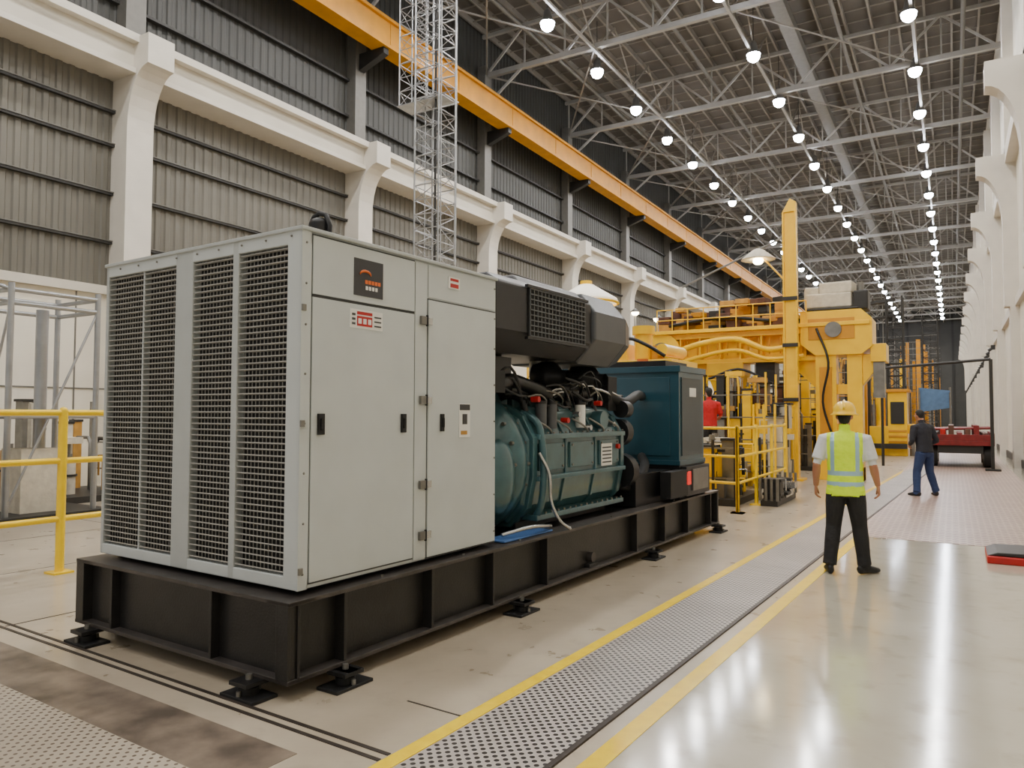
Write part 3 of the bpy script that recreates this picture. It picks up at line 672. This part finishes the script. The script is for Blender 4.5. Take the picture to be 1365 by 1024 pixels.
b=B()
b.box(-.75,1.1,27.5,31.5,.7,.85,'dred'); b.box(-.75,-.69,27.5,31.5,.85,1.1,'dred'); b.box(1.04,1.1,27.5,31.5,.85,1.1,'dred'); b.box(-.75,1.1,27.5,27.56,.85,1.05,'dred')
for i in range(7): b.box(-.6+.23*i,-.45+.23*i,27.6,31.2,.85,1.1+.12*(i%3),random.choice(['dred','brown','red','girt']))
for i in range(6): b.cyl((-.7,27.7+i*.5,1.2),(1.05,27.9+i*.5,1.25),.035,'dred',8)
for x in(-.6,.95):
    for yy in (28.1,29.1,30.8): b.cyl((x-.13,yy,.38),(x+.13,yy,.38),.38,'rubber',20); b.cyl((x-.14,yy,.38),(x+.14,yy,.38),.18,'steel',12)
b.box(-.45,.8,27.6,31.3,.45,.7,'girt')
b.obj('red_flatbed_trailer',None,.01,loc=(0,0,.005))
b=B()
b.box(-2.3,-1.6,34,35.2,0,2.6,'yellow'); b.box(-2.2,-1.7,33.96,34,1.3,2.2,'girt'); b.box(-3.0,-2.3,34.1,35.1,0,1.2,'yellow'); b.cyl((-2.6,34.6,1.2),(-2.6,34.6,2.9),.18,'yellow',14); b.cyl((-2.85,34.3,1.2),(-2.85,34.3,2.1),.1,'steel',10)
b.box(-2.4,-1.5,33.9,35.3,2.6,2.72,'yelcrane'); b.box(-3.0,-1.6,33.7,33.9,.3,.5,'girt'); b.box(-1.6,-1.3,34.2,35,.9,1.3,'yellow'); b.cyl((-1.45,34.4,0),(-1.45,34.4,.9),.1,'steel')
for i in range(4): b.box(-2.28,-1.62,33.97,33.99,.3+i*.22,.4+i*.22,'yelcrane')
b.obj('yellow_press_machine',None,.02,loc=(0,0,.005))
b=B()
b.add([(-1.3,38,2.9),(-.1,38,2.75),(-.05,38.3,2.0),(-1.3,38.3,1.8),(-1.3,38.03,2.9),(-.1,38.03,2.75),(-.05,38.33,2.0),(-1.3,38.33,1.8)],[(3,2,1,0),(4,5,6,7),(0,1,5,4),(1,2,6,5),(2,3,7,6),(3,0,4,7)],'pblue')
for x in(-1.3,-.1): b.cyl((x,38.2,0),(x,38.05,2.9),.04,'steel',8)
b.obj('blue_sheet_stand',None,0,loc=(0,0,.005))
b=B(); b.cyl((1.0,26.5,0),(1.0,26.5,3.35),.05,'girt',10); b.cyl((1.0,26.5,3.35),(-2.0,27.2,3.2),.045,'girt',10); b.cyl((-2.0,27.2,3.2),(-2.0,27.2,0),.045,'girt',10); b.box(.8,1.2,26.3,26.7,0,.05,'girt')
b.obj('pipe_portal_frame',None,0,loc=(0,0,.005))
b=B(); b.box(.3,1.3,9.95,10.7,0,.08,'red'); b.prism([(.3,.08),(1.3,.08),(1.3,.14),(.4,.12)],'y',10.0,10.7,'girt'); b.obj('red_steel_ramp',None,.01)

# ------------------------------------------------------------------ people
def person(name,loc,rot,spec):
    segs=[]; b=B()
    def loft(tag,pts,ref=(0,1,0),n=20):
        ref=Vector(ref); P=[Vector(p[:3]) for p in pts]; vs=[];fs=[]
        for i,p in enumerate(P):
            t=(P[min(i+1,len(P)-1)]-P[max(i-1,0)]).normalized()
            s=t.cross(ref); s=s.normalized() if s.length>1e-4 else Vector((1,0,0)); f=s.cross(t).normalized()
            for j in range(n):
                w=2*math.pi*j/n; vs.append(p+s*math.cos(w)*pts[i][3]+f*math.sin(w)*pts[i][4])
        for i in range(len(P)-1):
            for j in range(n): q=(j+1)%n; fs.append((i*n+j,i*n+q,(i+1)*n+q,(i+1)*n+j))
        fs+=[tuple(range(n-1,-1,-1)),tuple(range((len(P)-1)*n,len(P)*n))]
        b.add(vs,fs,'skin',True)
        for i in range(len(P)-1): segs.append((tag,P[i],P[i+1],(pts[i][3]+pts[i][4])/2,(pts[i+1][3]+pts[i+1][4])/2))
    def blob(tag,c,r):
        b.ell(c,r,'skin',16); segs.append((tag,Vector(c),Vector(c)+Vector((0,0,.001)),min(r),min(r)))
    S=spec
    ln=S.get('lean',0)
    def T(x,y,z): return (x,y+ln*max(0,z-.95),z)
    loft('top',[(*T(0,0,z),a,c) for z,a,c in ((S['hem'],.182,.137),(.93,.182,.132),(1.05,.172,.124),(1.18,.178,.126),(1.30,.197,.132),(1.39,.197,.12),(1.45,.15,.095),(1.49,.085,.07))])
    loft('pants',[(0,0,.80,.12,.1),(0,0,.88,.165,.118),(0,0,.98,.16,.115)])
    loft('skin',[(*T(0,-.005,1.44),.062,.062),(*T(0,.01,1.52),.055,.058),(*T(0,.02,1.60),.055,.06)])
    hx,hy,hz=T(0,.03,0)[0],T(0,.03,1.55)[1]+S.get('headfwd',0),1.555-S.get('headdrop',0)
    loft('head',[(hx,hy+.035,hz,.03,.035),(hx,hy+.025,hz+.03,.052,.065),(hx,hy+.01,hz+.07,.067,.083),(hx,hy,hz+.12,.074,.093),(hx,hy-.005,hz+.165,.072,.09),(hx,hy-.005,hz+.20,.055,.068),(hx,hy-.005,hz+.222,.02,.025)])
    blob('head',(hx,hy+.098,hz+.075),(.014,.02,.022)); blob('head',(hx,hy+.085,hz+.11),(.045,.015,.01))
    for s in(-1,1): blob('head',(hx+s*.075,hy-.01,hz+.09),(.012,.02,.032))
    blob('hair',(hx,hy-.018,hz+.14),(.083,.098,.095)); blob('hair',(hx,hy-.05,hz+.085),(.066,.055,.06)); blob('hair',(hx,hy-.05,hz+.045),(.055,.04,.04))
    for s in(-1,1):
        A=S['armL' if s<0 else 'armR']
        sh,el,wr=[Vector(p) for p in A]
        sh=Vector(T(*sh)); mid=lambda a,c,t:a+(c-a)*t
        e=S['sleeve']
        loft('sleeve',[(*mid(sh,Vector((0,sh.y,1.42)),.45),.075,.08),(*sh,.068,.075),(*mid(sh,el,.4),.064,.068),(*mid(sh,el,.8 if e=='short' else 1),.068 if e=='short' else .052,.068 if e=='short' else .054)])
        if e=='short':
            loft('skin',[(*mid(sh,el,.6),.045,.048),(*el,.041,.043),(*mid(el,wr,.35),.042,.04),(*wr,.027,.022)])
        else:
            loft('sleeve',[(*mid(sh,el,.8),.052,.055),(*el,.052,.052),(*mid(el,wr,.4),.05,.05),(*mid(el,wr,.95),.04,.038)])
            loft('skin',[(*mid(el,wr,.8),.028,.025),(*wr,.027,.022)])
        L=S['legL' if s<0 else 'legR']; hp,kn,an=[Vector(p) for p in L[:3]]; ft=L[3]
        loft('pants',[(*hp,.1,.115),(*mid(hp,kn,.35),.098,.102),(*mid(hp,kn,.75),.084,.086),(*kn,.077,.078),(*mid(kn,an,.35),.076,.08),(*mid(kn,an,.75),.068,.07),(*mid(kn,an,1.02),.07,.078)])
        fd=Vector((math.sin(ft),math.cos(ft),0)); a0=Vector((an.x,an.y,0)); rz=Vector((0,0,1))
        rs=[(-.085,.045,.025,.035),(-.06,.05,.036,.048),(0,.055,.04,.052),(.07,.044,.043,.042),(.14,.035,.046,.032),(.19,.028,.036,.025),(.205,.026,.018,.015)]
        loft('shoe',[(*(a0+fd*q[0]+rz*q[1]),q[2],q[3]) for q in rs],ref=(0,0,1))
    o=b.obj(name+'_raw'); 
    r=o.modifiers.new('r','REMESH'); r.mode='VOXEL'; r.voxel_size=S.get('vox',.009); r.use_smooth_shade=True
    sm=o.modifiers.new('s','SMOOTH'); sm.factor=.5; sm.iterations=3
    dg=bpy.context.evaluated_depsgraph_get(); dg.update()
    me=bpy.data.meshes.new_from_object(o.evaluated_get(dg)); bpy.data.objects.remove(o)
    me.materials.clear(); keys=S['mats']; names=['skin','hair','pants','shoe','top','sleeve','reflect']
    for nme in names: me.materials.append(M[keys.get(nme,nme)])
    n=len(me.polygons); cen=np.zeros(n*3); me.polygons.foreach_get('center',cen); cen=cen.reshape(-1,3)
    best=np.full(n,1e9); tag=np.zeros(n,int)
    tm={'skin':0,'hair':1,'head':0,'pants':2,'shoe':3,'top':4,'sleeve':5}
    for (tg,p,q,ra,rb) in segs:
        p=np.array(p);q=np.array(q);d=q-p;L=(d@d)+1e-12
        t=((cen-p)@d)/L; tc=np.clip(t,0,1)
        dist=np.linalg.norm(cen-(p+tc[:,None]*d),axis=1)-(ra+(rb-ra)*tc)
        mk=dist<best; best[mk]=dist[mk]; tag[mk]=tm[tg]
    z=cen[:,2];x=cen[:,0];yy=cen[:,1]
    tag[(z<.975)&(z>S['hem']+.012)&((tag==2))&(np.abs(x)<.19)]=4
    tag[(z<S['hem']-.005)&(tag==4)]=2
    tag[(z<.025)]=3
    hm=(tag==1)&(yy>hy+.045)&(z<hz+.175); tag[hm]=0
    hm=(z>hz+.16)&(tag==0); tag[hm]=1
    if S.get('vest'):
        v=tag==4
        tag[v&(((z>.92)&(z<.965))|((z>1.03)&(z<1.075)))]=6
        tag[v&(z>1.075)&(np.abs(np.abs(x)-.12)<.02)]=6
        tag[(tag==5)&(np.abs(x)<.172)&(z>1.25)]=4
    me.polygons.foreach_set('material_index',tag.astype(np.int32)); me.polygons.foreach_set('use_smooth',np.ones(n,bool)); me.update(); me.name=name
    ob=bpy.data.objects.new(name,me); C.objects.link(ob); ob.location=loc; ob.rotation_euler=(0,0,rot)
    for s in(-1,1):
        A=S['armL' if s<0 else 'armR']; el,wr=Vector(A[1]),Vector(A[2]); d=(wr-el).normalized()
        d=(d*.7+Vector((0,0,-.5))).normalized()
        nrm=Vector((-s,0,0)); nrm=(nrm-d*nrm.dot(d)).normalized(); side=d.cross(nrm)*s
        if side.y<0: side=-side
        h=B()
        ring=[(-.02,.022,.018),(.0,.027,.017),(.04,.038,.016),(.08,.041,.014),(.095,.036,.011)]
        vs=[];fs=[];nn=14
        for t,a,c in ring:
            for j in range(nn):
                w=2*math.pi*j/nn; vs.append(wr+d*t+side*a*math.cos(w)+nrm*c*math.sin(w))
        for i in range(len(ring)-1):
            for j in range(nn): q=(j+1)%nn; fs.append((i*nn+j,i*nn+q,(i+1)*nn+q,(i+1)*nn+j))
        fs+=[tuple(range(nn-1,-1,-1)),tuple(range((len(ring)-1)*nn,len(ring)*nn))]
        h.add(vs,fs,'skin',True)
        for k,(o_,ln_) in enumerate(((.03,.07),(.01,.078),(-.01,.072),(-.029,.057))):
            p0=wr+d*.08+side*o_; pts=[p0]; ang=0
            for f_ in(.45,.3,.25):
                ang+=.32+.06*k; dirv=(d*math.cos(ang)+nrm*math.sin(ang)); pts.append(pts[-1]+dirv*ln_*f_)
            h.tube(pts,[.0098,.009,.008,.006],'skin',8); h.ell(pts[-1],(.006,)*3,'skin',8)
        p0=wr+d*.025+side*.028; pts=[p0,p0+d*.03+side*.022+nrm*.008,p0+d*.058+side*.028+nrm*.018,p0+d*.08+side*.026+nrm*.026]
        h.tube(pts,[.014,.012,.0105,.008],'skin',8); h.ell(pts[-1],(.008,)*3,'skin',8)
        h.obj('hand_'+('l' if s<0 else 'r'),ob)
    e=B()
    for s in(-1,1): e.ell((hx+s*.03,hy+.083,hz+.098),(.012,.009,.007),'label',10); e.ell((hx+s*.03,hy+.090,hz+.098),(.005,.004,.005),'eye',8)
    e.ell((hx,hy+.088,hz+.035),(.024,.008,.006),'lips',10)
    e.obj('face_features',ob)
    return ob,(hx,hy,hz)
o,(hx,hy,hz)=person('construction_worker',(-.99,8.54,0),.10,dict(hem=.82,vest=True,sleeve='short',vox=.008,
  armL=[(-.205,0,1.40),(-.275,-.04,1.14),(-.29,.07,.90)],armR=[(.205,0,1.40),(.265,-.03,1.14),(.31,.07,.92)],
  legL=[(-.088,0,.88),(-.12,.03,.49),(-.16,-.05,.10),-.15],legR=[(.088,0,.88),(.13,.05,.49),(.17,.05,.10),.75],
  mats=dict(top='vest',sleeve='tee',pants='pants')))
h=B()
pf=[(.148,-.02),(.152,-.012),(.125,.0),(.122,.03),(.112,.07),(.088,.105),(.05,.125),(0,.132)]
RR=Matrix.Diagonal((.92,1.12,1.0))
h.lathe((hx,hy-.002,hz+.125),pf,'helmet',32,RR)
h.lathe((hx,hy-.002,hz+.125),[(.14,-.02),(.11,-.005),(.1,.05),(0,.11)],'dark',32,RR)
h.tube([(hx,hy+.14*math.cos(t)-.002,hz+.13+.128*math.sin(t)) for t in [math.pi*i/12 for i in range(1,12)]],.013,'helmet',8)
h.prism([(hx-.08,hy+.12),(hx+.08,hy+.12),(hx+.05,hy+.19),(hx-.05,hy+.19)],'z',hz+.103,hz+.112,'helmet')
h.obj('hard_hat',o)
person('standing_man',(-.52,17.5,.004),.75,dict(hem=.90,sleeve='long',vox=.01,lean=.12,headfwd=.03,headdrop=.01,
  armL=[(-.205,0,1.40),(-.27,.02,1.13),(-.16,.22,1.05)],armR=[(.205,0,1.40),(.30,.0,1.13),(.2,.2,1.02)],
  legL=[(-.085,0,.88),(-.15,.05,.49),(-.2,.0,.10),-.2],legR=[(.085,0,.88),(.16,.05,.49),(.24,-.02,.10),.4],
  mats=dict(top='navy',sleeve='navy',pants='jeans')))
person('worker_in_red_shirt',(-4.8,16.9,.5),.6,dict(hem=.90,sleeve='short',vox=.012,
  armL=[(-.205,0,1.40),(-.28,.02,1.13),(-.2,.2,1.0)],armR=[(.205,0,1.40),(.28,.02,1.13),(.22,.2,1.02)],
  legL=[(-.085,0,.88),(-.1,.02,.49),(-.12,.0,.10),-.1],legR=[(.085,0,.88),(.1,.02,.49),(.12,0,.10),.1],
  mats=dict(top='redshirt',sleeve='redshirt',pants='pants')))
b=B(); b.box(-5.6,-4.0,16.2,17.9,.4,.5,'steel')
for x in(-5.5,-4.1):
    for yy in(16.3,17.8): b.box(x-.05,x+.05,yy-.05,yy+.05,0,.4,'yellow')
b.obj('work_platform')

# ------------------------------------------------------------------ world + camera
w=bpy.data.worlds.new('World'); bpy.context.scene.world=w; w.use_nodes=True
bg=w.node_tree.nodes['Background']; bg.inputs[0].default_value=(1,.98,.95,1); bg.inputs[1].default_value=.55
cam=bpy.data.cameras.new('cam'); cam.sensor_width=36; cam.lens=987.3/1365*36; cam.clip_end=400
co=bpy.data.objects.new('camera',cam); C.objects.link(co)
Mx=Matrix.Rotation(YH,4,'Z')@Matrix.Rotation(math.pi/2+.0407,4,'X')@Matrix.Rotation(.0029,4,'Z')
co.matrix_world=Matrix.Translation((0,0,1.66))@Mx
bpy.context.scene.camera=co
